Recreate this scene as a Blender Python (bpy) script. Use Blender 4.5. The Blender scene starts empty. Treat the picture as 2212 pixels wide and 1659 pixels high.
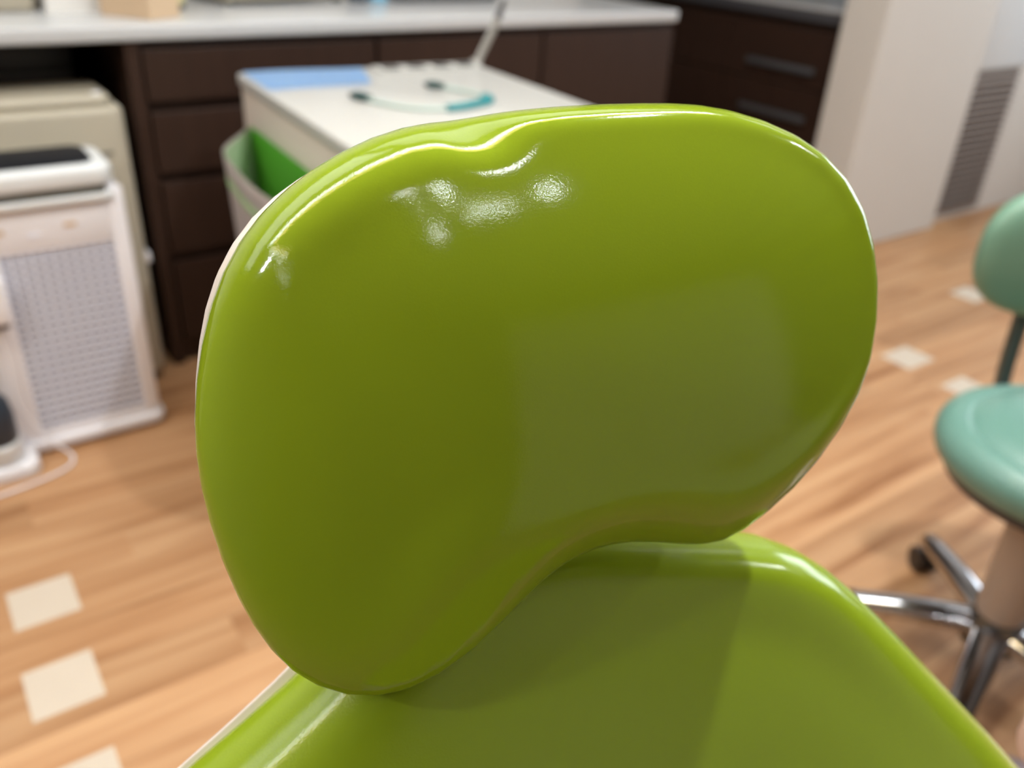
import bpy, bmesh, math, random
import numpy as np
from mathutils import Vector, Matrix

S = bpy.context.scene
COL = S.collection
R = math.radians
CAMH = 1.15

# ---------------------------------------------------------------- camera
cam_data = bpy.data.cameras.new('camera')
cam = bpy.data.objects.new('camera', cam_data)
COL.objects.link(cam)
S.camera = cam
XR = Vector((0.81918813, -0.57120295, 0.05155576))      # camera right, in the room
DN = Vector((-0.24556033, -0.43055985, -0.86851502))    # camera down
FW = Vector((0.51829618, 0.69881715, -0.4929743))       # camera forward
cam.matrix_world = Matrix(((XR.x, -DN.x, -FW.x, 0), (XR.y, -DN.y, -FW.y, 0), (XR.z, -DN.z, -FW.z, CAMH), (0, 0, 0, 1)))
cam_data.sensor_fit = 'HORIZONTAL'
cam_data.sensor_width = 36.0
cam_data.lens = 36.0 * 1850.0 / 2212.0
cam_data.clip_start = 0.02
cam_data.dof.use_dof = True
cam_data.dof.focus_distance = 0.325
cam_data.dof.aperture_fstop = 6.2

# ---------------------------------------------------------------- world and exposure
W = bpy.data.worlds.new('world')
S.world = W
W.use_nodes = True
W.node_tree.nodes['Background'].inputs[0].default_value = (0.9, 0.95, 1.0, 1)
W.node_tree.nodes['Background'].inputs[1].default_value = 0.25
S.view_settings.view_transform = 'Standard'
S.view_settings.look = 'None'
S.view_settings.gamma = 1.0
S.view_settings.use_curve_mapping = False
S.view_settings.exposure = -0.40
S.cycles.use_denoising = True
S.cycles.max_bounces = 8
S.cycles.sample_clamp_indirect = 6.0

# lamps of the room and added fill panels: centre, half sizes, colour, radiance, rotation about Z
CEIL = 2.45
LAMPS = [
    ((-0.80, 0.90), (0.55, 0.085), (0.95, 0.98, 1.0), 23.0, 0.0),
    ((0.35, 0.90), (0.55, 0.085), (0.95, 0.98, 1.0), 25.0, 0.0),
    ((1.50, 0.90), (0.55, 0.085), (0.90, 0.97, 1.0), 28.0, 0.0),
    ((-1.44, 0.12), (0.022, 0.60), (0.95, 0.98, 1.0), 30.0, 0.0),
    ((-1.62, -0.95), (0.014, 0.36), (0.95, 0.98, 1.0), 36.0, 0.0),
    ((0.35, 0.735), (1.60, 0.042), (1.0, 0.70, 0.20), 17.0, 0.0),
    ((-1.35, 0.10), (0.028, 0.56), (1.0, 0.70, 0.20), 17.0, 0.0),
    ((-0.95, 1.8), (1.20, 0.50), (0.94, 0.98, 1.0), 3.6, 0.0),  # fill panel added to brighten the background, no such fixture known
    ((1.25, 1.8), (0.85, 0.50), (0.94, 0.98, 1.0), 2.0, 0.0),  # second added fill, over the cart and cabinets
    ((3.0, 1.0), (0.40, 0.25), (0.94, 0.98, 1.0), 2.0, 0.0),  # added fill for the pillar and vent side
    ((0.22, -1.11), (0.17, 0.012), (1.0, 1.0, 1.0), 110.0, R(-3)),
]
# round downlights: position, radius, colour, power in watts
SPOTS = [
    ((-1.75, 0.30), 0.06, (0.96, 0.98, 1.0), 21.0),
    ((1.20, 0.45), 0.045, (0.96, 0.98, 1.0), 36.0),
    ((2.70, -0.42), 0.05, (0.96, 0.98, 1.0), 24.0),
    ((-0.28, -0.88), 0.018, (1.0, 1.0, 1.0), 0.9),
    ((-0.04, -0.90), 0.024, (1.0, 1.0, 1.0), 1.3),
    ((0.40, -0.62), 0.026, (1.0, 1.0, 1.0), 1.5),
    ((0.60, -1.05), 0.026, (1.0, 1.0, 1.0), 1.5),
    ((-0.25, -1.23), 0.022, (1.0, 1.0, 1.0), 1.1),
]

# ---------------------------------------------------------------- helpers
def srgb(r, g, b):
    f = lambda c: (c / 12.92 if c <= 0.04045 else ((c + 0.055) / 1.055) ** 2.4)
    return (f(r / 255), f(g / 255), f(b / 255), 1.0)

def mat(name, col, rough=0.5, metal=0.0, spec=0.5, coat=0.0, bump=0.0, bscale=400.0, var=0.0, vscale=6.0, emit=None, estr=0.0, trans=0.0, bdist=0.001, sheen=0.0):
    m = bpy.data.materials.new(name)
    m.use_nodes = True
    nt = m.node_tree
    b = nt.nodes['Principled BSDF']
    b.inputs['Base Color'].default_value = col
    b.inputs['Roughness'].default_value = rough
    b.inputs['Metallic'].default_value = metal
    b.inputs['Specular IOR Level'].default_value = spec
    b.inputs['Coat Weight'].default_value = coat
    b.inputs['Coat Roughness'].default_value = 0.05
    b.inputs['Transmission Weight'].default_value = trans
    tc = nt.nodes.new('ShaderNodeTexCoord')
    if emit:
        b.inputs['Emission Color'].default_value = emit
        b.inputs['Emission Strength'].default_value = estr
    n = nt.nodes.new('ShaderNodeTexNoise')
    n.inputs['Scale'].default_value = vscale
    nt.links.new(tc.outputs['Object'], n.inputs['Vector'])
    mx = nt.nodes.new('ShaderNodeMix')
    mx.data_type = 'RGBA'
    mx.inputs['A'].default_value = tuple(max(0, c * (1 - var)) for c in col[:3]) + (1,)
    mx.inputs['B'].default_value = tuple(min(1, c * (1 + var)) for c in col[:3]) + (1,)
    nt.links.new(n.outputs['Fac'], mx.inputs['Factor'])
    nt.links.new(mx.outputs['Result'], b.inputs['Base Color'])
    if bump:
        n2 = nt.nodes.new('ShaderNodeTexNoise')
        n2.inputs['Scale'].default_value = bscale
        n2.inputs['Detail'].default_value = 3
        nt.links.new(tc.outputs['Object'], n2.inputs['Vector'])
        bp = nt.nodes.new('ShaderNodeBump')
        bp.inputs['Strength'].default_value = bump
        bp.inputs['Distance'].default_value = bdist
        nt.links.new(n2.outputs['Fac'], bp.inputs['Height'])
        nt.links.new(bp.outputs['Normal'], b.inputs['Normal'])
    return m

def obj(name, bm, m, parent=None, smooth=True, flat_angle=None):
    me = bpy.data.meshes.new(name)
    bmesh.ops.recalc_face_normals(bm, faces=bm.faces[:])
    bm.to_mesh(me)
    bm.free()
    for mm in (m if isinstance(m, (list, tuple)) else [m]):
        me.materials.append(mm)
    for p in me.polygons:
        p.use_smooth = smooth
    if smooth:
        me.set_sharp_from_angle(angle=R(flat_angle or 40))
    o = bpy.data.objects.new(name, me)
    COL.objects.link(o)
    if parent:
        o.parent = parent
    return o

def tag(o, label=None, cat=None, group=None, kind=None):
    if label: o['label'] = label
    if cat: o['category'] = cat
    if group: o['group'] = group
    if kind: o['kind'] = kind
    return o

def thing(name, label, cat, loc=(0, 0, 0), rz=0.0, group=None):
    o = bpy.data.objects.new(name, None)
    o.empty_display_size = 0.05
    COL.objects.link(o)
    o.location = loc
    o.rotation_euler = (0, 0, rz)
    return tag(o, label, cat, group)

def add_box(bm, x0, x1, y0, y1, z0, z1, bev=0.0, seg=2, mtx=None):
    r = bmesh.ops.create_cube(bm, size=1.0)
    vs = r['verts']
    for v in vs:
        v.co = Vector(((x0 + x1) / 2 + v.co.x * (x1 - x0), (y0 + y1) / 2 + v.co.y * (y1 - y0), (z0 + z1) / 2 + v.co.z * (z1 - z0)))
    if bev > 0:
        es = list({e for v in vs for e in v.link_edges})
        rb = bmesh.ops.bevel(bm, geom=es, offset=bev, segments=seg, profile=0.5, affect='EDGES')
        vs = list({v for f in rb['faces'] for v in f.verts} | {v for v in vs if v.is_valid})
    if mtx is not None:
        for v in vs:
            v.co = mtx @ v.co
    return bm

def box(x0, x1, y0, y1, z0, z1, bev=0.0, seg=2, mtx=None):
    return add_box(bmesh.new(), x0, x1, y0, y1, z0, z1, bev, seg, mtx)

def rounded_slab(x0, x1, y0, y1, z0, z1, rad, bev=0.004, nseg=6):
    """box with its vertical edges rounded by rad, its top and bottom edges by bev"""
    bm = bmesh.new()
    pts = []
    for cx, cy, a0 in ((x1 - rad, y1 - rad, 0), (x0 + rad, y1 - rad, 90), (x0 + rad, y0 + rad, 180), (x1 - rad, y0 + rad, 270)):
        for k in range(nseg + 1):
            a = R(a0 + 90 * k / nseg)
            pts.append((cx + rad * math.cos(a), cy + rad * math.sin(a)))
    vs = [bm.verts.new((x, y, z0)) for x, y in pts]
    f = bm.faces.new(vs)
    r = bmesh.ops.extrude_face_region(bm, geom=[f])
    for v in r['geom']:
        if isinstance(v, bmesh.types.BMVert):
            v.co.z = z1
    if bev:
        es = [e for e in bm.edges if abs(e.verts[0].co.z - e.verts[1].co.z) < 1e-6]
        bmesh.ops.bevel(bm, geom=es, offset=bev, segments=3, profile=0.5, affect='EDGES')
    return bm

def lathe(prof, n=32, bm=None, off=(0, 0, 0), cap=True):
    bm = bm or bmesh.new()
    rings = []
    for r, z in prof:
        rings.append([bm.verts.new((off[0] + r * math.cos(2 * math.pi * k / n), off[1] + r * math.sin(2 * math.pi * k / n), off[2] + z)) for k in range(n)])
    for a, b in zip(rings, rings[1:]):
        for k in range(n):
            bm.faces.new((a[k], a[(k + 1) % n], b[(k + 1) % n], b[k]))
    if cap:
        bm.faces.new(rings[0][::-1])
        bm.faces.new(rings[-1])
    return bm

def tube(path, rad, n=10, bm=None, flat=1.0, up=None):
    """swept tube; rad a number or a list; flat scales the section along the binormal"""
    bm = bm or bmesh.new()
    P = [Vector(p) for p in path]
    rads = rad if isinstance(rad, (list, tuple)) else [rad] * len(P)
    rings = []
    ref = Vector(up) if up else Vector((0, 0, 1))
    for i, p in enumerate(P):
        t = (P[min(i + 1, len(P) - 1)] - P[max(i - 1, 0)]).normalized()
        a = t.cross(ref)
        if a.length < 1e-3:
            a = t.cross(Vector((1, 0, 0)))
        a.normalize()
        b = a.cross(t).normalized()
        rings.append([bm.verts.new(p + rads[i] * (math.cos(2 * math.pi * k / n) * a + flat * math.sin(2 * math.pi * k / n) * b)) for k in range(n)])
    for a, b in zip(rings, rings[1:]):
        for k in range(n):
            bm.faces.new((a[k], a[(k + 1) % n], b[(k + 1) % n], b[k]))
    bm.faces.new(rings[0][::-1])
    bm.faces.new(rings[-1])
    return bm

def smooth_path(pts, n=8):
    P = [Vector(p) for p in pts]
    out = []
    for i in range(len(P) - 1):
        p0, p1, p2, p3 = P[max(i - 1, 0)], P[i], P[i + 1], P[min(i + 2, len(P) - 1)]
        for k in range(n):
            t = k / n
            out.append(0.5 * ((2 * p1) + (p2 - p0) * t + (2 * p0 - 5 * p1 + 4 * p2 - p3) * t * t + (3 * p1 - p0 - 3 * p2 + p3) * t ** 3))
    out.append(P[-1])
    return out

def struct(name, bm, m, smooth=False):
    return tag(obj(name, bm, m, None, smooth), kind='structure')

# ---------------------------------------------------------------- materials
def wood_floor_mat():
    m = bpy.data.materials.new('oak_floor')
    m.use_nodes = True
    nt = m.node_tree
    N, L = nt.nodes, nt.links
    b = N['Principled BSDF']
    tc = N.new('ShaderNodeTexCoord')
    sep = N.new('ShaderNodeSeparateXYZ')
    L.new(tc.outputs['Object'], sep.inputs[0])
    def math_(op, a, v=None, link=None):
        n = N.new('ShaderNodeMath'); n.operation = op
        L.new(a, n.inputs[0])
        if link is not None: L.new(link, n.inputs[1])
        elif v is not None: n.inputs[1].default_value = v
        return n.outputs[0]
    yy = math_('DIVIDE', sep.outputs['Y'], 0.109)
    row = math_('FLOOR', yy)
    wn0 = N.new('ShaderNodeTexWhiteNoise'); wn0.noise_dimensions = '1D'
    L.new(row, wn0.inputs['W'])
    xs = math_('ADD', math_('DIVIDE', sep.outputs['X'], 0.9), link=wn0.outputs['Value'])
    colm = math_('FLOOR', xs)
    cmb = N.new('ShaderNodeCombineXYZ')
    L.new(row, cmb.inputs[0]); L.new(colm, cmb.inputs[1])
    wn = N.new('ShaderNodeTexWhiteNoise'); wn.noise_dimensions = '3D'
    L.new(cmb.outputs[0], wn.inputs['Vector'])
    mp = N.new('ShaderNodeMapping')
    mp.inputs['Scale'].default_value = (1.6, 24, 1)
    L.new(tc.outputs['Object'], mp.inputs['Vector'])
    off = N.new('ShaderNodeVectorMath'); off.operation = 'MULTIPLY_ADD'
    L.new(wn.outputs['Color'], off.inputs[0]); off.inputs[1].default_value = (9, 9, 9)
    L.new(mp.outputs[0], off.inputs[2])
    ns = N.new('ShaderNodeTexNoise')
    ns.inputs['Scale'].default_value = 1.0; ns.inputs['Detail'].default_value = 5; ns.inputs['Distortion'].default_value = 0.6
    L.new(off.outputs[0], ns.inputs['Vector'])
    cr = N.new('ShaderNodeValToRGB')
    e = cr.color_ramp.elements
    e[0].position = 0.28; e[0].color = FLOOR_DARK
    e[1].position = 0.66; e[1].color = FLOOR_LIGHT
    em = e.new(0.45); em.color = FLOOR_MID
    L.new(ns.outputs['Fac'], cr.inputs['Fac'])
    hs = N.new('ShaderNodeHueSaturation')
    L.new(cr.outputs['Color'], hs.inputs['Color'])
    val = N.new('ShaderNodeMapRange')
    val.inputs['To Min'].default_value = 0.84; val.inputs['To Max'].default_value = 1.12
    L.new(wn.outputs['Value'], val.inputs['Value'])
    L.new(val.outputs[0], hs.inputs['Value'])
    fr = math_('FRACT', yy)
    d = math_('ABSOLUTE', math_('SUBTRACT', fr, 0.5))
    seam = math_('GREATER_THAN', d, 0.488)
    mx = N.new('ShaderNodeMix'); mx.data_type = 'RGBA'
    L.new(math_('MULTIPLY', seam, 0.35), mx.inputs['Factor'])
    L.new(hs.outputs['Color'], mx.inputs['A'])
    mx.inputs['B'].default_value = srgb(120, 78, 48)
    L.new(mx.outputs['Result'], b.inputs['Base Color'])
    b.inputs['Roughness'].default_value = 0.45
    b.inputs['Specular IOR Level'].default_value = 0.22
    return m

def dark_wood_mat():
    m = mat('dark_walnut_laminate', DARKWOOD, rough=0.45, spec=0.3)
    nt = m.node_tree
    n = [x for x in nt.nodes if x.type == 'TEX_NOISE'][0]
    tc = [x for x in nt.nodes if x.type == 'TEX_COORD'][0]
    mp = nt.nodes.new('ShaderNodeMapping')
    mp.inputs['Scale'].default_value = (40, 40, 3)
    nt.links.new(tc.outputs['Object'], mp.inputs['Vector'])
    nt.links.new(mp.outputs[0], n.inputs['Vector'])
    n.inputs['Scale'].default_value = 1.0
    mx = [x for x in nt.nodes if x.type == 'MIX'][0]
    mx.inputs['A'].default_value = tuple(c * 0.75 for c in DARKWOOD[:3]) + (1,)
    mx.inputs['B'].default_value = tuple(c * 1.25 for c in DARKWOOD[:3]) + (1,)
    return m

FLOOR_DARK, FLOOR_MID, FLOOR_LIGHT = srgb(146, 100, 64), srgb(178, 133, 94), srgb(196, 154, 114)
DARKWOOD = srgb(52, 35, 27)
M = dict(
    floor=wood_floor_mat(),
    inlay=mat('cream_inlay_tile', srgb(206, 192, 174), 0.4, var=0.04, vscale=14),
    wood=dark_wood_mat(),
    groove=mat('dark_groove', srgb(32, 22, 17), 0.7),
    white_wall=mat('white_wall_paint', srgb(208, 202, 194), 0.7, var=0.02),
    rear_wall=mat('rear_wall_paint', srgb(84, 72, 62), 0.7, var=0.02),
    plain_wall=mat('side_wall_paint', srgb(128, 126, 122), 0.7, var=0.02),
    ceiling=mat('ceiling_paint', srgb(150, 149, 146), 0.9, var=0.02),
    counter=mat('white_counter', srgb(194, 195, 196), 0.25, var=0.02),
    counter_edge=mat('grey_counter_edge', srgb(72, 72, 76), 0.5),
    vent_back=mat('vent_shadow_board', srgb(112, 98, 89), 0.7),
    vent=mat('taupe_louvre', srgb(166, 150, 138), 0.55),
    green=mat('lime_vinyl', srgb(143, 167, 34), 0.09, spec=0.5, bump=0.055, bscale=1000, bdist=0.0006, var=0.03, vscale=9),
    green2=mat('lime_vinyl_back', srgb(143, 167, 34), 0.17, spec=0.5, bump=0.12, bscale=900, bdist=0.0006, var=0.03, vscale=9),
    shell=mat('white_shell_plastic', srgb(232, 222, 216), 0.3),
    seam=mat('dark_seam', srgb(60, 66, 20), 0.6),
    plastic=mat('white_plastic', srgb(236, 235, 240), 0.35),
    plastic_cool=mat('cool_white_plastic', srgb(220, 223, 224), 0.3),
    grille=mat('grey_grille', srgb(232, 234, 244), 0.5),
    grille_back=mat('grey_filter', srgb(168, 166, 180), 0.8),
    slot=mat('grey_slot', srgb(78, 79, 74), 0.5),
    black=mat('navy_black_vent', srgb(14, 17, 26), 0.55, spec=0.15),
    dark=mat('black_plastic', srgb(26, 24, 26), 0.4),
    darkgrey=mat('dark_grey_metal', srgb(62, 60, 62), 0.35),
    cream=mat('cream_plastic', srgb(176, 168, 150), 0.45, var=0.02),
    cart=mat('cart_enamel', srgb(192, 191, 186), 0.3, var=0.01),
    cart_side=mat('cart_side_panel', srgb(214, 202, 188), 0.45),
    blue=mat('light_blue_sheet', srgb(166, 204, 242), 0.7),
    tealdark=mat('teal_plastic', srgb(28, 128, 134), 0.35),
    cord=mat('pale_teal_cord', srgb(186, 204, 196), 0.3),
    clip=mat('dark_teal_clip', srgb(24, 62, 60), 0.35),
    clear=mat('grey_acrylic', srgb(150, 148, 142), 0.15, spec=0.6),
    bingreen=mat('green_panel', srgb(112, 200, 62), 0.5),
    binwhite=mat('bin_white', srgb(222, 214, 212), 0.45),
    binbounce=mat('bin_green_bounce', srgb(176, 198, 164), 0.5),  # white lining, with shade and green bounce light mixed into its colour
    binstripe=mat('bin_green_stripe', srgb(160, 196, 144), 0.5),
    mint=mat('mint_vinyl', srgb(112, 148, 126), 0.35, var=0.03),
    minttop=mat('mint_vinyl_seat', srgb(102, 142, 130), 0.35, var=0.03),
    chrome=mat('chrome', srgb(190, 190, 194), 0.12, metal=1.0),
    steel=mat('brushed_steel', srgb(110, 116, 120), 0.3, metal=1.0),
    handle=mat('grey_handle', srgb(110, 112, 116), 0.35, metal=0.6),
    column=mat('taupe_column_cover', srgb(172, 154, 138), 0.4),
    post=mat('dark_teal_post', srgb(62, 84, 84), 0.3, metal=0.3),
    tyre=mat('dark_rubber', srgb(48, 40, 36), 0.5),
    base=mat('base_enamel', srgb(170, 158, 158), 0.4),
    pedal=mat('mauve_grey_plastic', srgb(132, 118, 122), 0.45),
    rose=mat('pale_rose_plastic', srgb(214, 188, 176), 0.45),
    tan=mat('tan_card', srgb(206, 178, 146), 0.7),
    yellow=mat('pale_yellow_plastic', srgb(214, 204, 150), 0.4),
    paper=mat('white_paper', srgb(232, 230, 226), 0.7),
    skyblue=mat('sky_blue_plastic', srgb(120, 184, 214), 0.35),
    navy=mat('slate_plastic', srgb(44, 54, 66), 0.35),
    lampframe=mat('lamp_frame', srgb(225, 225, 225), 0.4),
)

# ---------------------------------------------------------------- room shell
bm = bmesh.new()
add_box(bm, -3.2, 5.2, -3.2, 3.9, -0.05, 0.0)
nb = len(bm.faces)
for x, y, sx, sy in ((0.012, 1.398, .107, .108), (0.004, 1.181, .106, .112), (-0.01, 0.963, .107, .11),
                     (2.35, 1.165, .13, .10), (2.33, 0.955, .11, .11), (3.02, 1.345, .12, .10)):
    add_box(bm, x - sx / 2, x + sx / 2, y - sy / 2, y + sy / 2, -0.01, 0.0006)
bm.faces.ensure_lookup_table()
for f in bm.faces[nb:]:
    f.material_index = 1
struct('floor', bm, [M['floor'], M['inlay']])
struct('wall_back', box(-3.2, 2.2, 2.80, 2.90, 0, CEIL), M['white_wall'])
struct('wall_side', box(2.2, 2.3, 2.80, 3.80, 0, CEIL), M['white_wall'])
struct('wall_far', box(2.2, 5.2, 3.80, 3.90, 0, CEIL), M['white_wall'])
struct('wall_pillar', box(2.865, 3.584, 1.848, 2.02, 0, CEIL, 0.006), M['white_wall'])
struct('wall_right', box(3.584, 5.2, 1.90, 2.02, 0, CEIL), M['white_wall'])
struct('wall_east', box(5.1, 5.2, -3.2, 1.90, 0, CEIL), M['plain_wall'])
struct('wall_left', box(-3.3, -3.2, -3.2, 2.9, 0, CEIL), M['plain_wall'])
struct('wall_front', box(-3.2, 5.2, -2.7, -2.6, 0, CEIL), M['rear_wall'])
for k, (x0, x1) in enumerate(((0.12, 1.02), (1.03, 1.93), (1.94, 2.84))):
    struct('pale_panel_%d' % (k + 1), box(x0, x1, -2.6, -2.57, 0.0, 2.05, 0.004), M['white_wall'])  # pale panels added behind the camera to give the headrest its pale reflection
t = tag(bpy.data.objects.new('window_1', None), kind='structure')
COL.objects.link(t)
obj('pane', box(5.08, 5.095, -0.4, 1.6, 0.9, 2.1), mat('daylit_frosted_pane', (.9, .95, 1, 1), 0.5, emit=(0.82, 0.92, 1.0, 1), estr=9.0), t, False)
bm = bmesh.new()
for a in ((-0.45, 1.65, 0.85, 0.90), (-0.45, 1.65, 2.10, 2.15), (-0.45, -0.40, 0.9, 2.1), (1.60, 1.65, 0.9, 2.1), (0.575, 0.625, 0.9, 2.1)):
    add_box(bm, 5.05, 5.10, *a)
obj('window_frame', bm, M['plastic'], t, False)
struct('ceiling', box(-3.3, 5.2, -3.3, 3.9, CEIL, CEIL + 0.1), M['ceiling'])

# lamps
for i, ((lx, ly), (hx, hy), lc, ls, rz) in enumerate(LAMPS):
    t = thing('ceiling_light', 'white framed rectangular light panel on the ceiling, out of the picture, some added as fill', 'ceiling light', (lx, ly, CEIL - 0.03), rz, 'ceiling lights')
    bm = bmesh.new()
    for a in ((-hx - .02, hx + .02, -hy - .02, -hy), (-hx - .02, hx + .02, hy, hy + .02), (-hx - .02, -hx, -hy, hy), (hx, hx + .02, -hy, hy)):
        add_box(bm, *a, 0, 0.03)
    obj('frame', bm, M['lampframe'], t, False)
    obj('diffuser', box(-hx, hx, -hy, hy, 0.008, 0.02), mat('lamp_glow', (1, 1, 1, 1), 0.5, emit=lc + (1,), estr=ls), t, False)
for (lx, ly), rad, lc, pw in SPOTS:
    t = thing('downlight', 'small round recessed downlight in the ceiling, out of the picture', 'downlight', (lx, ly, CEIL), 0, 'downlights')
    obj('ring', lathe([(rad + 0.002, 0.0), (rad + 0.002, -0.012), (rad + 0.02, -0.010), (rad + 0.025, 0.0)], 32, cap=False), M['lampframe'], t)
    ld = bpy.data.lights.new('downlight_lamp', 'AREA')
    ld.shape = 'DISK'; ld.size = rad * 2; ld.energy = pw; ld.color = lc
    lo = bpy.data.objects.new('lamp', ld)
    COL.objects.link(lo); lo.parent = t; lo.location = (0, 0, -0.004)

# wall vent: louvred panel right of the pillar
t = thing('wall_vent', 'tall taupe louvred vent panel low on wall right of the white pillar', 'vent', (3.60, 1.90, 0.03))
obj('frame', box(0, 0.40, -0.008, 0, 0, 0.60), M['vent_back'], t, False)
for k in range(20):
    z = 0.03 + k * 0.028
    mt = Matrix.Translation((0.2, -0.021, z)) @ Matrix.Rotation(R(-30), 4, 'X')
    obj('slat', box(-0.19, 0.19, -0.012, 0.012, -0.002, 0.002, mtx=mt), M['vent'], t, False)
tag(obj('access_panel', box(3.592, 4.05, 1.884, 1.898, 0.645, 1.9, 0.003), M['plastic_cool'], None, True),
    'plain white wall panel above the taupe louvred vent', 'wall panel')

# ---------------------------------------------------------------- counter run and cabinets
YC = 2.17
bm = rounded_slab(-1.6, 2.197, YC - 0.012, 2.80, 0.826, 0.860, 0.02, 0.006)
tag(obj('countertop', bm, M['counter']), 'long white countertop running along the back wall over dark cabinets', 'countertop')

# open knee space on the left
t = thing('open_cabinet', 'dark open compartment below the white counter holding a black device', 'open cabinet', (0, 0, 0))
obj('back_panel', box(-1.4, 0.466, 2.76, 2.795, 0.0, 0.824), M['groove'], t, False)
obj('side_panel', box(-1.42, -1.4, YC + 0.02, 2.795, 0.0, 0.824), M['wood'], t, False)
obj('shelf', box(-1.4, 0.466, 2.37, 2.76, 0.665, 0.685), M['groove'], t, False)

# drawer cabinet
t = thing('drawer_cabinet', 'dark brown drawer cabinet under the counter beside the open compartment', 'cabinet', (0, YC, 0))
bm = bmesh.new()
add_box(bm, 0.468, 0.500, 0.0, 0.62, 0.0, 0.824, 0.002)
add_box(bm, 0.500, 1.098, 0.022, 0.62, 0.0, 0.824)
obj('body', bm, M['wood'], t, False)
for z0, z1 in ((0.690, 0.806), (0.522, 0.664), (0.316, 0.496), (0.07, 0.290)):
    obj('drawer', box(0.506, 1.094, 0.0, 0.022, z0, z1, 0.002), M['wood'], t, False)
# door cabinets
for i, (x0, x1, lab) in enumerate(((1.102, 1.648, 'dark brown cabinet under the counter partly hidden behind white cart'),
                                   (1.652, 2.190, 'dark brown cabinet at the right end of the white counter'))):
    t = thing('base_cabinet', lab, 'cabinet', (0, YC, 0), 0, 'counter door cabinets')
    obj('body', box(x0, x1, 0.022, 0.62, 0.0, 0.824), M['wood'], t, False)
    obj('door', box(x0 + 0.003, x1 - 0.003, 0.0, 0.022, 0.07, 0.806, 0.002), M['wood'], t, False)

# side run on the right wall
t = thing('side_cabinet', 'dark brown cabinet with grey bar handles left of white pillar', 'cabinet', (3.0, 0, 0))
obj('body', box(0.022, 0.60, 2.03, 3.78, 0.0, 0.80), M['wood'], t, False)
for y0, y1 in ((2.05, 2.64), (2.645, 3.2), (3.205, 3.77)):
    for z0, z1 in ((0.555, 0.765), (0.345, 0.55), (0.06, 0.34)):
        d = obj('drawer', box(0.0, 0.022, y0, y1, z0, z1, 0.002), M['wood'], t, False)
        if y0 > 2.6:
            continue
        zc = (z0 + z1) / 2 - (0.04 if z1 > 0.7 else 0.01)
        yc = (y0 + y1) / 2
        bm = box(-0.028, -0.014, yc - 0.17, yc + 0.17, zc - 0.012, zc + 0.012, 0.004)
        for s in (-1, 1):
            add_box(bm, -0.015, 0.002, yc + s * 0.14 - 0.005, yc + s * 0.14 + 0.005, zc - 0.005, zc + 0.005)
        obj('handle', bm, M['handle'], d)
t = thing('side_countertop', 'white countertop with dark grey edge on cabinet left of pillar', 'countertop', (3.0, 0, 0))
obj('edge_band', box(-0.012, 0.60, 2.03, 3.79, 0.80, 0.838), M['counter_edge'], t, False)
obj('top', box(-0.014, 0.60, 2.028, 3.79, 0.838, 0.852, 0.002), M['counter'], t, False)

# black device on the shelf
t = thing('media_player', 'black electronic box in the dark compartment under the counter', 'electronic device', (0.235, 2.40, 0.685))
obj('case', box(-0.18, 0.16, 0, 0.26, 0.008, 0.105, 0.004), M['dark'], t)
obj('front_panel', box(-0.175, 0.155, -0.006, 0.0, 0.014, 0.045, 0.002), M['darkgrey'], t)
for x in (-0.15, 0.13):
    obj('foot', lathe([(0.012, 0), (0.014, 0.004), (0.014, 0.009)], 16, off=(x, 0.03, 0)), M['dark'], t)
    obj('foot', lathe([(0.012, 0), (0.014, 0.004), (0.014, 0.009)], 16, off=(x, 0.22, 0)), M['dark'], t)
obj('knob', lathe([(0.011, 0), (0.011, 0.01), (0.008, 0.012)], 20, off=(0, 0, 0)), M['darkgrey'], t).matrix_local = Matrix.Translation((-0.12, -0.006, 0.03)) @ Matrix.Rotation(R(90), 4, 'X')

# ---------------------------------------------------------------- things on the counter
CT = 0.860
t = thing('cream_case', 'cream rounded case at the far left end of the counter', 'case', (0.13, 2.41, CT))
obj('body', rounded_slab(-0.25, 0.215, 0.0, 0.26, 0.0, 0.16, 0.03, 0.012), M['cream'], t)
obj('lid', rounded_slab(-0.252, 0.217, -0.002, 0.262, 0.162, 0.20, 0.03, 0.012), M['cream'], t)
bm = bmesh.new()
for k in range(8):
    add_box(bm, 0.0, 0.125, 0.0, 0.2, k * 0.011, k * 0.011 + 0.010, 0.001)
tag(obj('paper_stack', bm, M['paper'], None, False), 'white paper stack on counter between cream case and tan box', 'paper').location = (0.362, 2.395, CT)
t = thing('tan_box', 'small tan cardboard box set cornerwise near the counter edge', 'box', (0.548, 2.225, CT), R(32))
obj('body', box(0, 0.10, 0, 0.15, 0, 0.11, 0.002), M['tan'], t, False)
obj('flap', box(-0.001, 0.101, -0.001, 0.075, 0.111, 0.113), M['tan'], t, False)
t = thing('bottle', 'pale yellow bottle with dark base beside the tan box on counter', 'bottle', (0.655, 2.44, CT))
obj('body', lathe([(0.0, 0.006), (0.034, 0.006), (0.036, 0.012), (0.036, 0.11), (0.018, 0.135), (0.014, 0.15), (0.014, 0.16)], 28), M['yellow'], t)
obj('base_ring', lathe([(0.036, 0.0), (0.0375, 0.002), (0.0375, 0.012), (0.036, 0.014)], 28), M['slot'], t)
obj('cap', lathe([(0.016, 0.158), (0.016, 0.185), (0.012, 0.188)], 20), M['plastic'], t)
t = thing('autoclave', 'long cream appliance with rounded corners at middle of counter', 'appliance', (0.80, 2.455, CT), R(10))
obj('body', rounded_slab(0.0, 0.405, 0.0, 0.25, 0.01, 0.17, 0.025, 0.012), M['cream'], t)
for x, y in ((0.03, 0.03), (0.375, 0.03), (0.03, 0.22), (0.375, 0.22)):
    obj('foot', lathe([(0.016, 0), (0.018, 0.003), (0.018, 0.012)], 16, off=(x, y, 0)), M['slot'], t)
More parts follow.
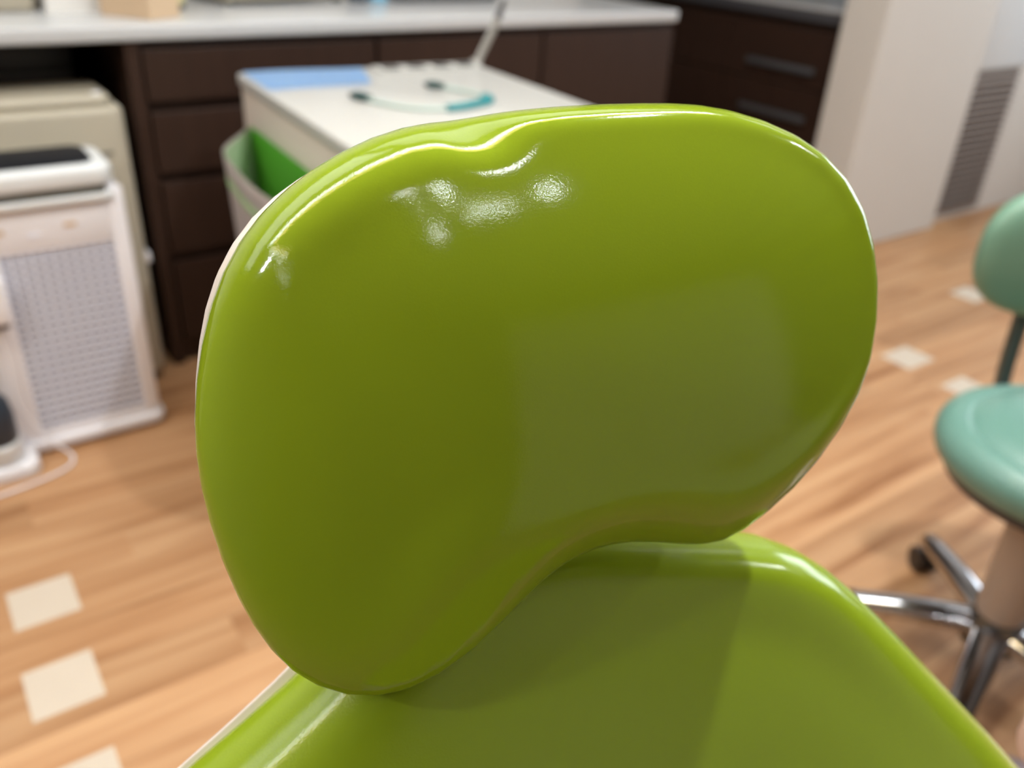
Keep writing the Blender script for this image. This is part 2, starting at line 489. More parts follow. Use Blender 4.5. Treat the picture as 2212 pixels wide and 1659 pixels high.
obj('front_panel', box(0.04, 0.36, -0.004, 0.002, 0.08, 0.15, 0.002), M['plastic'], t)
obj('knob', lathe([(0.018, 0), (0.018, 0.016), (0.012, 0.02)], 20), M['slot'], t).matrix_local = Matrix.Translation((-0.001, 0.06, 0.05)) @ Matrix.Rotation(R(-90), 4, 'Y')
t = thing('bottle', 'dark slate bottle on counter right of the long cream appliance', 'bottle', (1.222, 2.53, CT))
obj('body', lathe([(0.0, 0.0), (0.028, 0.0), (0.03, 0.004), (0.03, 0.10), (0.013, 0.125), (0.012, 0.14)], 24), M['navy'], t)
obj('cap', lathe([(0.014, 0.138), (0.014, 0.16), (0.011, 0.163)], 20), M['dark'], t)
t = thing('bottle', 'sky blue bottle on counter between dark bottle and grey tray', 'bottle', (1.290, 2.535, CT))
obj('body', lathe([(0.0, 0.0), (0.029, 0.0), (0.031, 0.004), (0.031, 0.09), (0.014, 0.115), (0.012, 0.13)], 24), M['skyblue'], t)
obj('cap', lathe([(0.014, 0.128), (0.014, 0.15), (0.011, 0.153)], 20), M['plastic'], t)
t = thing('instrument_tray', 'dark grey instrument tray at the right part of the counter', 'tray', (1.34, 2.49, CT))
bm = rounded_slab(0, 0.36, 0, 0.25, 0, 0.012, 0.02, 0.002)
obj('base', bm, M['darkgrey'], t)
bm = bmesh.new()
for a in ((0, 0.36, 0, 0.008), (0, 0.36, 0.242, 0.25), (0, 0.008, 0.008, 0.242), (0.352, 0.36, 0.008, 0.242)):
    add_box(bm, *a, 0.012, 0.032, 0.002)
obj('rim', bm, M['darkgrey'], t)

# ---------------------------------------------------------------- cream box under the counter
t = thing('dehumidifier', 'cream floor appliance standing behind the white air purifier', 'appliance', (0.435, 2.10, 0))
obj('body', rounded_slab(-0.40, 0.0, 0.0, 0.235, 0.03, 0.70, 0.035, 0.014), M['cream'], t)
obj('top_cover', rounded_slab(-0.385, -0.018, 0.022, 0.225, 0.699, 0.722, 0.03, 0.012), M['cream'], t)
obj('trim_strip', box(-0.36, -0.04, -0.003, 0.002, 0.60, 0.604), M['slot'], t, False)
obj('side_handle', box(-0.004, 0.008, 0.02, 0.12, 0.32, 0.345, 0.004), M['plastic'], t)
obj('button', lathe([(0.009, 0), (0.009, 0.004), (0.007, 0.005)], 16, off=(-0.045, 0.05, 0.721)), M['plastic'], t)
for x, y in ((-0.36, 0.04), (-0.04, 0.04), (-0.36, 0.19), (-0.04, 0.19)):
    obj('foot', lathe([(0.02, 0), (0.022, 0.005), (0.022, 0.032)], 16, off=(x, y, 0)), M['dark'], t)

# ---------------------------------------------------------------- air purifier
t = thing('air_purifier', 'white air purifier with grey lattice grille on the floor at left', 'air purifier', (0.0, 1.90, 0))
obj('body', rounded_slab(0.0, 0.362, 0.012, 0.165, 0.03, 0.585, 0.03, 0.012), M['plastic'], t)
bm = bmesh.new()                                              # front frame around the grille
add_box(bm, 0.0, 0.106, 0.0, 0.014, 0.03, 0.585, 0.005)
add_box(bm, 0.328, 0.362, 0.0, 0.014, 0.03, 0.585, 0.005)
add_box(bm, 0.104, 0.330, 0.0, 0.014, 0.03, 0.056, 0.004)
add_box(bm, 0.104, 0.330, 0.0, 0.014, 0.470, 0.585, 0.004)
obj('front_frame', bm, M['plastic'], t)
obj('filter', box(0.10, 0.335, 0.0105, 0.013, 0.05, 0.475), M['grille_back'], t, False)
bm = bmesh.new()
for k in range(12):
    x = 0.108 + k * 0.0200
    add_box(bm, x - 0.0022, x + 0.0022, 0.003, 0.011, 0.052, 0.474)
for k in range(23):
    z = 0.058 + k * 0.0186
    add_box(bm, 0.103, 0.331, 0.001, 0.011, z - 0.0022, z + 0.0022)
obj('grille', bm, M['grille'], t, False)
bm = rounded_slab(-0.004, 0.352, -0.012, 0.165, 0.560, 0.578, 0.03, 0.006)
obj('lower_lip', bm, M['plastic_cool'], t)
obj('air_slot', rounded_slab(-0.003, 0.332, -0.009, 0.150, 0.576, 0.593, 0.012, 0.002), M['slot'], t)
bm = rounded_slab(-0.004, 0.352, -0.010, 0.168, 0.590, 0.634, 0.035, 0.012)
obj('top_cover', bm, M['plastic_cool'], t)
obj('outlet', rounded_slab(0.0, 0.322, 0.018, 0.160, 0.633, 0.638, 0.03, 0.002), M['black'], t)
obj('base', rounded_slab(-0.01, 0.372, -0.012, 0.19, 0.008, 0.036, 0.03, 0.008), M['plastic'], t)
obj('front_foot', rounded_slab(-0.05, 0.085, -0.092, 0.05, 0.0, 0.0355, 0.03, 0.008), M['plastic'], t)
for x, y in ((0.04, 0.03), (0.32, 0.03), (0.04, 0.15), (0.32, 0.15)):
    obj('caster', lathe([(0.012, 0), (0.014, 0.003), (0.014, 0.012)], 14, off=(x, y, 0)), M['dark'], t)
obj('emblem', box(0.238, 0.262, -0.0025, 0.002, 0.513, 0.522, 0.002), M['tan'], t)
obj('emblem', box(0.106, 0.128, -0.0025, 0.002, 0.513, 0.522, 0.002), M['tan'], t)
obj('badge', box(0.168, 0.194, -0.0025, 0.002, 0.499, 0.507, 0.002), M['grille'], t)

# white bar in front of the grille, cord and canister on the floor at the picture's edge
t = thing('plug_strip', 'white rounded plastic bar hanging in front of air purifier grille', 'plug strip', (0.105, 1.873, 0.338))
obj('body', rounded_slab(-0.075, 0.0, -0.012, 0.012, 0.0, 0.10, 0.011, 0.008), M['plastic'], t)
obj('end_cap', rounded_slab(-0.068, -0.007, -0.010, 0.010, -0.008, 0.004, 0.009, 0.003), M['darkgrey'], t)
pth = smooth_path([(0.07, 1.873, 0.331), (0.075, 1.87, 0.26), (0.072, 1.868, 0.16), (0.095, 1.866, 0.09), (0.118, 1.862, 0.045), (0.15, 1.845, 0.006), (0.12, 1.80, 0.005), (0.0, 1.77, 0.005), (-0.2, 1.76, 0.005)])
tag(obj('power_cord', tube(pth, 0.003, 8), M['plastic']), 'thin white cord looping down past the air purifier onto floor', 'cord')
t = thing('canister', 'dark grey rounded canister with pale base beside air purifier', 'canister', (0.022, 1.856, 0.0365))
obj('body', lathe([(0.0, 0.045), (0.032, 0.045), (0.038, 0.055), (0.039, 0.11), (0.033, 0.145), (0.02, 0.16), (0.0, 0.163)], 32, cap=False), M['navy'], t)
obj('base', lathe([(0.0, 0.0), (0.036, 0.0), (0.040, 0.006), (0.040, 0.044), (0.036, 0.048), (0.0, 0.048)], 32, cap=False), M['plastic_cool'], t)

# ---------------------------------------------------------------- white cart
CZ = 0.78
t = thing('dental_cart', 'white mobile cart behind green headrest with blue sheet on top', 'cart', (0.654, 1.978, 0), R(-4))
CW, CD = 0.597, 0.76
obj('body', box(0.006, CW - 0.006, -CD + 0.012, -0.006, 0.10, CZ - 0.022, 0.006), M['cart_side'], t)
obj('top', rounded_slab(0, CW, -CD, 0, CZ - 0.024, CZ, 0.012, 0.004), M['cart'], t)
for z0, z1 in ((0.58, 0.745), (0.36, 0.57), (0.12, 0.35)):
    d = obj('drawer', box(0.015, CW - 0.015, -CD - 0.006, -CD + 0.013, z0, z1, 0.004), M['cart'], t)
    obj('handle', box(CW / 2 - 0.09, CW / 2 + 0.09, -CD - 0.022, -CD - 0.005, z1 - 0.05, z1 - 0.035, 0.004), M['handle'], d)
for x, y in ((0.05, -0.05), (CW - 0.05, -0.05), (0.05, -CD + 0.06), (CW - 0.05, -CD + 0.06)):
    c = obj('caster', tube([(x - 0.013, y, 0.036), (x + 0.013, y, 0.036)], 0.036, 20), M['tyre'], t)
    obj('fork', box(x - 0.02, x + 0.02, y - 0.02, y + 0.02, 0.06, 0.102, 0.003), M['steel'], c)

def cart_pt(i, j, z=0.0):
    a = R(-4)
    return Vector((0.654 + i * math.cos(a) + j * math.sin(a), 1.978 + i * math.sin(a) - j * math.cos(a), CZ + z))

# blue sheet
bm = bmesh.new()
cs = [cart_pt(*p) for p in ((0.012, 0.004), (0.294, 0.008), (0.242, 0.188), (0.012, 0.200))]
nu, nv = 12, 8
g = []
for i in range(nu + 1):
    for j in range(nv + 1):
        u, v = i / nu, j / nv
        p = (cs[0] * (1 - u) + cs[1] * u) * (1 - v) + (cs[3] * (1 - u) + cs[2] * u) * v
        g.append(bm.verts.new(p + Vector((0, 0, 0.0015 + 0.0012 * (1 + math.sin(5 * u + 3 * v))))))
for i in range(nu):
    for j in range(nv):
        k = i * (nv + 1) + j
        bm.faces.new((g[k], g[k + nv + 1], g[k + nv + 2], g[k + 1]))
bmesh.ops.solidify(bm, geom=bm.faces[:], thickness=0.0012)
tag(obj('blue_sheet', bm, M['blue']), 'light blue paper sheet lying on the back corner of white cart', 'sheet')

# instrument rest with four recesses
t = thing('instrument_rest', 'low white bar with four grey recesses along back of the cart', 'instrument rest', cart_pt(0.33, 0.075), R(-4))
obj('bar', rounded_slab(-0.02, 0.255, 0.0, 0.06, 0.0, 0.006, 0.008, 0.002), M['cart'], t)
for k in range(4):
    obj('recess', rounded_slab(0.000 + k * 0.066, 0.040 + k * 0.066, 0.004, 0.042, 0.0055, 0.0075, 0.006, 0.0008), M['dark'], t)

# grey clear arm leaning out of the back corner
t = thing('acrylic_arm', 'grey translucent arm rising from the back corner of white cart', 'arm', cart_pt(0.588, 0.035))
p0 = Vector((0, 0, 0))
P = [Vector((0.0, 0, 0.0)), Vector((0.012, 0.0, 0.02)), Vector((0.045, 0.0, 0.075)), Vector((0.062, 0.0, 0.11))]
obj('arm', tube(P, 0.011, 12, flat=0.45, up=(0, 1, 0)), M['clear'], t)
obj('joint', lathe([(0.0, 0.0), (0.016, 0.0), (0.017, 0.006), (0.012, 0.014), (0.0, 0.015)], 20, cap=False), M['clear'], t)
obj('tip', tube([(0.060, 0, 0.107), (0.072, 0, 0.132), (0.080, 0, 0.15)], [0.010, 0.008, 0.006], 12, flat=0.6, up=(0, 1, 0)), M['darkgrey'], t)

# napkin holder (bib clips)
t = thing('bib_clip_chain', 'teal napkin chain with two dark clips lying on the white cart', 'napkin clip chain', (0, 0, 0))
c1 = smooth_path([cart_pt(0.158, 0.345, .005), cart_pt(0.172, 0.385, .005), cart_pt(0.20, 0.44, .005), cart_pt(0.237, 0.470, .005), cart_pt(0.285, 0.482, .005)])
obj('cord', tube(c1, 0.0042, 10), M['cord'], t)
c2 = smooth_path([cart_pt(0.408, 0.400, .005), cart_pt(0.405, 0.365, .005), cart_pt(0.39, 0.325, .005), cart_pt(0.36, 0.275, .005)])
obj('cord', tube(c2, 0.0042, 10), M['cord'], t)
c3 = smooth_path([cart_pt(0.278, 0.482, .006), cart_pt(0.317, 0.476, .006), cart_pt(0.372, 0.455, .006), cart_pt(0.398, 0.435, .006), cart_pt(0.410, 0.402, .006)])
obj('neck_strap', tube(c3, 0.013, 10, flat=0.5), M['tealdark'], t)
for (a, b_) in (((0.150, 0.322), (0.166, 0.365)), ((0.345, 0.262), (0.368, 0.292))):
    pa, pb = cart_pt(*a, .008), cart_pt(*b_, .008)
    c = obj('clip', tube([pa, pa.lerp(pb, .4), pb], [0.013, 0.016, 0.010], 10, flat=0.5), M['clip'], t)
    obj('clip_jaw', tube([pa.lerp(pb, -.25) , pa.lerp(pb, .1)], [0.007, 0.010], 10, flat=0.35), M['darkgrey'], c)

# bin hung on the left side of the cart
t = thing('hanging_bin', 'white open bin with bright green inside hung on cart side', 'bin', (0, 0, 0))
BZ, BB = 0.688, 0.36
def side_pt(y):                                               # point on the cart's left face
    s = (1.978 - y)
    return (0.654 - 0.07 * s - 0.004, y)
rim = smooth_path([(*side_pt(1.886), 0), (0.60, 1.825, 0), (0.525, 1.715, 0), (0.505, 1.607, 0), (0.492, 1.497, 0), (0.490, 1.39, 0), (0.505, 1.29, 0), (0.545, 1.215, 0), (*side_pt(1.19), 0)], 6)
def loft(pts_fn, zs):
    bm = bmesh.new()
    rows = [[bm.verts.new((p.x, p.y, z)) for p in pts_fn(z)] for z in zs]
    for a, b_ in zip(rows, rows[1:]):
        for k in range(len(a) - 1):
            bm.faces.new((a[k], a[k + 1], b_[k + 1], b_[k]))
    return bm
def outer(z, ins=0.0):
    f = 0.80 + 0.20 * (z - BB) / (BZ - BB)
    cx, cy = 0.61, 1.54
    q = []
    for p in rim:
        xx = cx + (p.x - cx) * f if p.x < cx else p.x
        d = Vector((xx - cx, (p.y - cy) * (0.9 + 0.1 * f), 0))
        d.length = max(0.001, d.length - ins)
        q.append(Vector((min(cx + d.x, side_pt(cy + d.y)[0]), cy + d.y, 0)))
    return q
bm = loft(lambda z: outer(z), [BB, 0.45, 0.55, 0.64, BZ])
bmesh.ops.solidify(bm, geom=bm.faces[:], thickness=0.0022)
obj('shell', bm, M['binwhite'], t)
bm = loft(lambda z: outer(z, 0.006), [BB + 0.01, 0.45, 0.55, 0.64, BZ - 0.004])
obj('lining', bm, M['binbounce'], t)
bm = loft(lambda z: outer(z, -0.0015), [BZ - 0.062, BZ - 0.042])
obj('stripe', bm, M['binstripe'], t)
bm = bmesh.new()
pp = [side_pt(1.880), side_pt(1.20)]
vs = [bm.verts.new((pp[0][0] - 0.003, pp[0][1], BB)), bm.verts.new((pp[1][0] - 0.003, pp[1][1], BB)), bm.verts.new((pp[1][0] - 0.003, pp[1][1], BZ)), bm.verts.new((pp[0][0] - 0.003, pp[0][1], BZ))]
bm.faces.new(vs)
bmesh.ops.solidify(bm, geom=bm.faces[:], thickness=0.003)
obj('back_panel', bm, M['bingreen'], t, False)
bm = bmesh.new()
vs = [bm.verts.new((p.x, p.y, BB + 0.004)) for p in outer(BB, 0.003)]
bm.faces.new(vs)
obj('bottom', bm, M['binbounce'], t, False)

# ---------------------------------------------------------------- stool
SX, SY = 1.345, 0.378
t = thing('dental_stool', 'mint green wheeled stool with chrome star base at right', 'stool', (SX, SY, 0))
def cushion_prof(r, z0, z1, e):
    pr = [(0.0, z0), (r - e, z0)]
    for k in range(1, 9):
        a = R(-90 + 180 * k / 9)
        pr.append((r - e + e * math.cos(a), (z0 + z1) / 2 + (z1 - z0) / 2 * math.sin(a)))
    pr += [(r - e, z1), (r - e - 0.012, z1 - 0.004), (r - e - 0.022, z1 + 0.004), (r * 0.5, z1 + 0.010), (0.0, z1 + 0.011)]
    return pr
obj('seat', lathe(cushion_prof(0.192, 0.415, 0.487, 0.034), 64, cap=False), M['minttop'], t)
obj('seat_pan', lathe([(0.0, 0.395), (0.15, 0.395), (0.165, 0.40), (0.165, 0.416), (0.0, 0.416)], 48, cap=False), M['darkgrey'], t)
obj('column', lathe([(0.0, 0.13), (0.037, 0.13), (0.041, 0.15), (0.045, 0.38), (0.042, 0.397), (0.0, 0.397)], 32, cap=False), M['column'], t)
obj('hub', lathe([(0.0, 0.058), (0.040, 0.058), (0.046, 0.066), (0.046, 0.112), (0.040, 0.132), (0.0, 0.134)], 32, cap=False), M['steel'], t)
for k in range(5):
    a = R(53 + 72 * k)
    d = Vector((math.cos(a), math.sin(a), 0))
    bm = tube([d * 0.02 + Vector((0, 0, 0.100)), d * 0.06 + Vector((0, 0, 0.100)), d * 0.14 + Vector((0, 0, 0.092)), d * 0.22 + Vector((0, 0, 0.078)), d * 0.262 + Vector((0, 0, 0.072)), d * 0.270 + Vector((0, 0, 0.070))],
              [0.030, 0.029, 0.027, 0.024, 0.023, 0.015], 14, flat=0.72)
    lg = obj('leg', bm, M['chrome'], t)
    n = Vector((-d.y, d.x, 0))
    c = d * 0.262 + Vector((0, 0, 0.025))
    bm = tube([c - n * 0.020, c - n * 0.006], 0.025, 20)
    tube([c + n * 0.006, c + n * 0.020], 0.025, 20, bm)
    tube([c - n * 0.006, c + n * 0.006], 0.008, 10, bm)
    obj('caster', bm, M['tyre'], lg)
# backrest and its post
bd = Vector((math.cos(R(40)), math.sin(R(40)), 0))            # from the seat to its back
bn = Vector((-bd.y, bd.x, 0))
B0 = bd * 0.235 + Vector((0, 0, 0.700))
bm = bmesh.new()
bmesh.ops.create_uvsphere(bm, u_segments=40, v_segments=24, radius=1.0)
for v in bm.verts:
    def se(c, p):
        return math.copysign(abs(c) ** p, c)
    x, y, z = se(v.co.x, 0.75), se(v.co.y, 0.75), se(v.co.z, 0.75)
    bow = -0.035 * x * x
    v.co = B0 + bn * (x * 0.165) + bd * (y * 0.048 + bow) + Vector((0, 0, z * 0.112 - 0.006))
obj('backrest', bm, M['mint'], t)
pth = [q + bn * 0.042 for q in smooth_path([bd * 0.10 + Vector((0, 0, 0.406)), bd * 0.19 + Vector((0, 0, 0.408)), bd * 0.245 + Vector((0, 0, 0.44)), bd * 0.268 + Vector((0, 0, 0.54)), bd * 0.278 + Vector((0, 0, 0.68))], 6)]
obj('post', tube(pth, 0.030, 12, flat=0.35, up=bn), M['post'], t)

# ---------------------------------------------------------------- green dental chair
def frame(e, psi):
    e, psi = R(e), R(psi)
    u = Vector((math.cos(e) * math.sin(psi), math.cos(e) * math.cos(psi), math.sin(e)))
    s = Vector((math.cos(psi), -math.sin(psi), 0))
    return s, u, s.cross(u)

def traced(points, c_px, depth, e, psi):
    """outline of a pad in its own plane (metres), taken from sight lines through the photograph"""
    s, u, n = frame(e, psi)
    def ray(x, y):
        return XR * ((x - 1106) / 1850) + DN * ((y - 829.5) / 1850) + FW
    C = Vector((0, 0, CAMH)) + ray(*c_px) * depth
    o = C - Vector((0, 0, CAMH))
    out = []
    for p in points:
        d = ray(*p)
        q = d * (o.dot(n) / d.dot(n)) - o
        out.append((q.dot(s), q.dot(u)))
    m = Matrix(((s.x, u.x, n.x, C.x), (s.y, u.y, n.y, C.y), (s.z, u.z, n.z, C.z), (0, 0, 0, 1)))
    return np.array(out), m

def resample(P, n):
    P = np.vstack([P, P[:1]])
    for _ in range(2):                                        # smooth the trace a little
        Q = P[:-1]
        Q = 0.25 * np.roll(Q, 1, 0) + 0.5 * Q + 0.25 * np.roll(Q, -1, 0)
        P = np.vstack([Q, Q[:1]])
    L = np.concatenate([[0], np.cumsum(np.linalg.norm(np.diff(P, axis=0), axis=1))])
    t = np.linspace(0, L[-1], n, endpoint=False)
    return np.stack([np.interp(t, L, P[:, k]) for k in (0, 1)], 1)

def seg_dist(Q, P):
    A, B = P, np.roll(P, -1, 0)
    d = B - A
    dd = (d ** 2).sum(1)
    best = np.full(len(Q), 1e9)
    for i in range(len(A)):
        t = np.clip(((Q - A[i]) @ d[i]) / dd[i], 0, 1)
        best = np.minimum(best, np.linalg.norm(Q - (A[i] + t[:, None] * d[i]), axis=1))
    return best

def pad(P, T, w, relief, nr=44, n=220, under=0.016, power=2.0, centre=(0, 0), w2=None, m2=0.0):
    """padded cushion over outline P: height T, rounded rim of width w(points), relief(points, dist) added"""
    P = resample(P, n)
    c = np.array(centre)
    rs = 1 - (1 - np.linspace(0, 1, nr)) ** 1.0
    rs = np.sin(np.linspace(0, 1, nr) * math.pi / 2) ** 1.0
    pts = np.concatenate([c + r * (P - c) for r in rs[1:]])
    d = seg_dist(pts, P)
    d[-n:] = 0
    ww = w(pts, d) if callable(w) else np.full(len(pts), w)
    x = np.clip(d / ww, 0, 1)
    h = T * (1 - (1 - x) ** power) ** (1 / power)
    if w2:
        h = h * (1 - m2) + m2 * T * np.sqrt(1 - (1 - np.clip(d / w2, 0, 1)) ** 2)
    h = h + relief(pts, d) * np.clip(x, 0, 1) ** 0.7
    h = h.reshape(nr - 1, n)
    for _ in range(14):                                       # relax creases along the spine
        q = h.copy()
        up_, dn_ = h[1:-1], None
        q[1:-1] = 0.5 * h[1:-1] + 0.125 * (h[2:] + h[:-2]) + 0.125 * (np.roll(h[1:-1], 1, 1) + np.roll(h[1:-1], -1, 1))
        k = np.linspace(1, 0, nr - 1)[:, None]
        k = np.clip((1 - np.linspace(0, 1, nr - 1)[:, None]) * 6, 0, 1)
        h = h * (1 - k) + q * k
    bm = bmesh.new()
    c0 = bm.verts.new((c[0], c[1], float(h[0].mean())))
    rings = []
    for i in range(nr - 1):
        rings.append([bm.verts.new((pts[i * n + j][0], pts[i * n + j][1], float(h[i, j]))) for j in range(n)])
    for k in range(1, 6):                                     # tucked-under rim
        a = R(90 * k / 5)
        ins = under * (1 - math.cos(a))
        t_ = (np.roll(P, -1, 0) - np.roll(P, 1, 0))
        t_ /= np.linalg.norm(t_, axis=1)[:, None]
        nrm = np.stack([t_[:, 1], -t_[:, 0]], 1)
        if ((P - c) * nrm).sum() < 0: nrm = -nrm
        Q = P - nrm * ins
        rings.append([bm.verts.new((Q[j][0], Q[j][1], -under * math.sin(a))) for j in range(n)])
    for j in range(n):
        bm.faces.new((c0, rings[0][j], rings[0][(j + 1) % n]))
    for a, b_ in zip(rings, rings[1:]):
        for j in range(n):
            bm.faces.new((a[j], b_[j], b_[(j + 1) % n], a[(j + 1) % n]))
    bm.faces.new(rings[-1])
    return bm

def shell_bowl(P, z0, prof, n=220, centre=(0, 0)):
    """shell behind a pad: prof is a list of (inset, z)"""
    P = resample(P, n)
    c = np.array(centre)
    t_ = (np.roll(P, -1, 0) - np.roll(P, 1, 0))
    t_ /= np.linalg.norm(t_, axis=1)[:, None]
    nrm = np.stack([t_[:, 1], -t_[:, 0]], 1)
    if ((P - c) * nrm).sum() < 0: nrm = -nrm
    bm = bmesh.new()
    rings = []
    for ins, z in prof:
        Q = P - nrm * ins
        rings.append([bm.verts.new((q[0], q[1], z)) for q in Q])
    for a, b_ in zip(rings, rings[1:]):
        for j in range(n):
            bm.faces.new((a[j], b_[j], b_[(j + 1) % n], a[(j + 1) % n]))
    bm.faces.new(rings[0]); bm.faces.new(rings[-1])
    return bm

HEAD = [(860,263),(900,255),(960,250),(1050,237),(1150,228),(1260,221),(1370,222),(1430,220),(1500,219),(1580,226),(1660,248),(1730,278),(1790,320),(1840,380),(1875,450),(1893,520),(1901,600),(1900,680),(1892,760),(1872,840),(1845,910),(1805,980),(1755,1042),(1700,1090),(1640,1135),(1590,1157),(1540,1166),(1480,1167),(1400,1162),(1340,1162),(1290,1169),(1250,1182),(1210,1202),(1175,1225),(1145,1252),(1110,1295),(1060,1355),(1000,1415),(930,1465),(860,1495),(800,1505),(740,1500),(680,1483),(630,1455),(580,1405),(545,1355),(510,1290),(475,1210),(450,1130),(430,1050),(419,980),(417,910),(420,830),(432,740),(450,660),(475,590),(510,520),(560,450),(610,400),(660,358),(720,315),(790,280)]
BACK = [(1240,1130),(1330,1138),(1450,1141),(1560,1137),(1625,1143),(1690,1168),(1740,1198),(1800,1248),(1860,1315),(1950,1410),(2070,1535),(2180,1652),(2270,1760),(2330,1900),(2350,2080),(2300,2300),(2150,2420),(1800,2470),(1300,2500),(800,2500),(450,2460),(250,2330),(190,2150),(190,1960),(230,1830),(310,1745),(412,1655),(520,1565),(650,1466),(735,1370),(800,1270),(900,1175),(1010,1130),(1130,1122)]

chair = thing('dental_chair', 'lime green padded dental chair with white shell filling the foreground', 'dental chair', (0.1, -0.2, 0))
cinv = Matrix.Translation((-0.1, 0.2, 0))

hp, hm = traced(HEAD, (1160, 760), 0.372, 65, 12)
k_ = np.clip((hp[:, 0] - 0.03) / 0.10, 0, 1)
hp[:, 0] -= 0.0215 * k_ * k_ * (3 - 2 * k_)
hp[:, 1] -= 0.003 * np.clip((hp[:, 1] - 0.06) / 0.03, 0, 1)
def hpx(x, y):
    return traced([(x, y)], (1160, 760), 0.372, 65, 12)[0][0]
g0, g1 = hpx(905, 215), hpx(1085, 470)
gd = (g1 - g0) / np.linalg.norm(g1 - g0)
def head_relief(p, d):
    v, x = p[:, 1], p[:, 0]
    dome = -1.7 * np.clip(0.02 - v, 0, 1) ** 2 - 1.9 * np.clip(v - 0.02, 0, 1) ** 2
    dome += -0.9 * (x - 0.02) ** 2 - 1.3 * np.clip(-0.03 - x, 0, 1) ** 2
    return dome
def head_w(p, d):
    low = np.clip((0.03 - p[:, 1]) / 0.10, 0, 1)
    left = 1 / (1 + np.exp((p[:, 0] + 0.030) / 0.008))
    lowl = np.clip((0.055 - p[:, 1]) / 0.07, 0, 1)
    lowl = lowl * lowl * (3 - 2 * lowl)
    low = np.clip((-0.03 - p[:, 1]) / 0.06, 0, 1)
    vee = 0.036 * np.exp(-((p[:, 0] - g0[0] - 0.011) / 0.0085) ** 2) * (p[:, 1] > 0) * np.exp(-(d / 0.019) ** 4)
    return (0.015 + 0.031 * low) * (1 - left) + (0.027 + 0.038 * lowl) * left + vee
o = obj('headrest', pad(hp, 0.048, head_w, head_relief, centre=(0.012, 0.0)), M['green'], chair, True, 80)
o.matrix_local = cinv @ hm
hc_ = np.array([0.012, 0.0])
ang = np.degrees(np.arctan2(hp[:, 1] - hc_[1], hp[:, 0] - hc_[0])) % 360
dirs = (hp - hc_) / np.linalg.norm(hp - hc_, axis=1)[:, None]
hs = hp + dirs * (0.0034 * np.exp(-((ang - 154) / 24) ** 2))[:, None]
sh = obj('headrest_shell', shell_bowl(hs, 0, [(0.006, -0.009), (0.0025, -0.010), (0.0015, -0.013), (0.003, -0.018), (0.009, -0.027), (0.03, -0.038), (0.06, -0.042)], centre=(0.012, 0)), M['shell'], chair, True, 60)
sh.matrix_local = cinv @ hm

bp, bmx = traced(BACK, (1250, 1659), 0.450, 62, 12)
bc = bp.mean(0)
def back_relief(p, d):
    x = (p[:, 0] - bc[0]) / 0.14
    return -0.016 * np.exp(-x ** 2) * np.clip(d / 0.05, 0, 1)
def back_w(p, d):
    top = np.clip((p[:, 1] - (bp[:, 1].max() - 0.075)) / 0.06, 0, 1)
    mid = np.exp(-((p[:, 0] - bc[0] - 0.005) / 0.075) ** 4)
    return 0.026 - 0.004 * top * mid
o = obj('backrest', pad(bp, 0.055, back_w, back_relief, w2=0.12, m2=0.5, centre=tuple(bc), nr=50, n=260), M['green2'], chair, True, 80)
o.matrix_local = cinv @ bmx
ang = np.degrees(np.arctan2(bp[:, 1] - bc[1], bp[:, 0] - bc[0])) % 360
dirs = (bp - bc) / np.linalg.norm(bp - bc, axis=1)[:, None]
bs = bp + dirs * (0.0135 / (1 + np.exp((112 - ang) / 4)) / (1 + np.exp((ang - 300) / 8)))[:, None]
sh = obj('backrest_shell', shell_bowl(bs, 0, [(0.014, -0.008), (0.010, -0.009), (0.010, -0.012), (0.013, -0.018), (0.022, -0.032), (0.06, -0.050), (0.10, -0.054)], n=260, centre=tuple(bc)), M['shell'], chair, True, 60)
sh.matrix_local = cinv @ bmx

# neck bracket between backrest and headrest, behind both
ha = hm @ Vector((0.01, -0.03, -0.036))
ba = bmx @ Vector((bc[0] + 0.01, bp[:, 1].max() - 0.07, -0.048))
mid = ha.lerp(ba, 0.5) + (hm.to_3x3() @ Vector((0, 0, -0.045)))
br = obj('neck_bracket', tube(smooth_path([ha, mid, ba]), 0.018, 12, flat=0.5, up=(1, 0, 0)), M['steel'], chair)
br.matrix_local = cinv
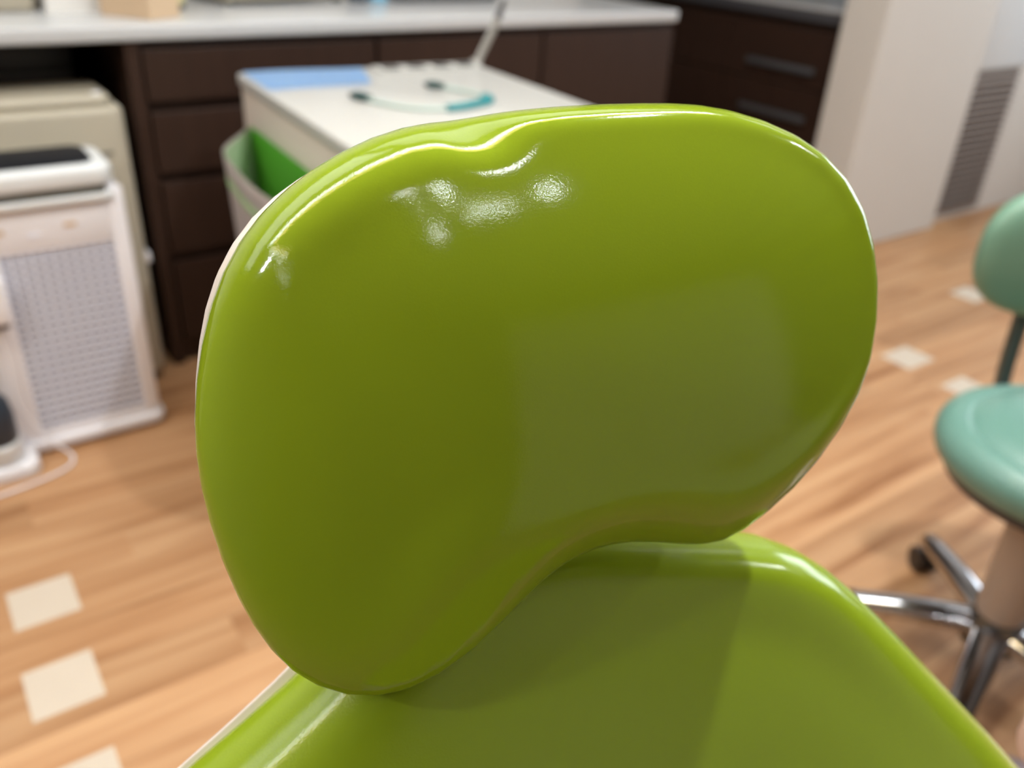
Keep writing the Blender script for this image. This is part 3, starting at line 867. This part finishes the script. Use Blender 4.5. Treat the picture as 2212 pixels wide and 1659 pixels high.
# seat, base and arm below the picture
s_, u_, n_ = frame(62, 12)
low = bmx @ Vector((bc[0], bp[:, 1].min() + 0.02, 0))
fwd = Vector((-math.sin(R(12)), -math.cos(R(12)), 0))
sm = Matrix(((s_.x, -fwd.x, 0, low.x + fwd.x * 0.30), (s_.y, -fwd.y, 0, low.y + fwd.y * 0.30), (0, 0, 1, low.z - 0.02), (0, 0, 0, 1)))
SEAT = np.array([(0.20, 0.27), (0.24, 0.10), (0.24, -0.12), (0.22, -0.30), (0.15, -0.42), (0.0, -0.45), (-0.15, -0.42), (-0.22, -0.30), (-0.24, -0.12), (-0.24, 0.10), (-0.20, 0.27), (0.0, 0.29)])
o = obj('seat', pad(SEAT, 0.05, 0.05, lambda p, d: -0.012 * np.exp(-(p[:, 0] / 0.12) ** 2), nr=30, n=120), M['green2'], chair, True, 80)
o.matrix_local = cinv @ sm
o = obj('seat_shell', shell_bowl(SEAT, 0, [(0.004, -0.004), (-0.004, -0.006), (-0.004, -0.02), (0.02, -0.05), (0.07, -0.07)], n=120), M['shell'], chair, True, 60)
o.matrix_local = cinv @ sm
sc_ = Vector((low.x + fwd.x * 0.30, low.y + fwd.y * 0.30, 0))
o = obj('base_column', rounded_slab(-0.09, 0.09, -0.14, 0.14, 0.05, low.z - 0.085, 0.05, 0.01), M['base'], chair)
o.matrix_local = cinv @ Matrix.Translation(sc_) @ Matrix.Rotation(R(-12), 4, 'Z')
o = obj('base_plate', rounded_slab(-0.24, 0.24, -0.30, 0.45, 0.0, 0.052, 0.12, 0.015), M['base'], chair)
o.matrix_local = cinv @ Matrix.Translation(sc_) @ Matrix.Rotation(R(-12), 4, 'Z')

q = Vector((0, 0, CAMH)) + (XR * ((2290 - 1106) / 1850) + DN * ((1540 - 829.5) / 1850) + FW) * 0.78
bm = rounded_slab(-0.02, 0.24, -0.035, 0.035, -0.06, 0.02, 0.03, 0.012)
o = obj('armrest', bm, M['rose'], chair)
o.matrix_local = cinv @ Matrix.Translation(q) @ Matrix.Rotation(R(-58), 4, 'Z')
o['label'] = 'pale rose armrest'
t = thing('foot_control', 'grey mauve foot control lying on the floor beside stool base', 'foot control', (1.13, 0.185, 0), R(30))
obj('base', lathe([(0.0, 0.0), (0.085, 0.0), (0.09, 0.006), (0.088, 0.018), (0.07, 0.028), (0.0, 0.030)], 36, cap=False), M['pedal'], t)
obj('pedal', rounded_slab(-0.035, 0.035, -0.07, 0.055, 0.0285, 0.042, 0.025, 0.004), M['pedal'], t)

for o in chair.children:
    if o.name.startswith(('headrest_shell', 'backrest_shell')):
        o['label'] = 'white plastic shell'
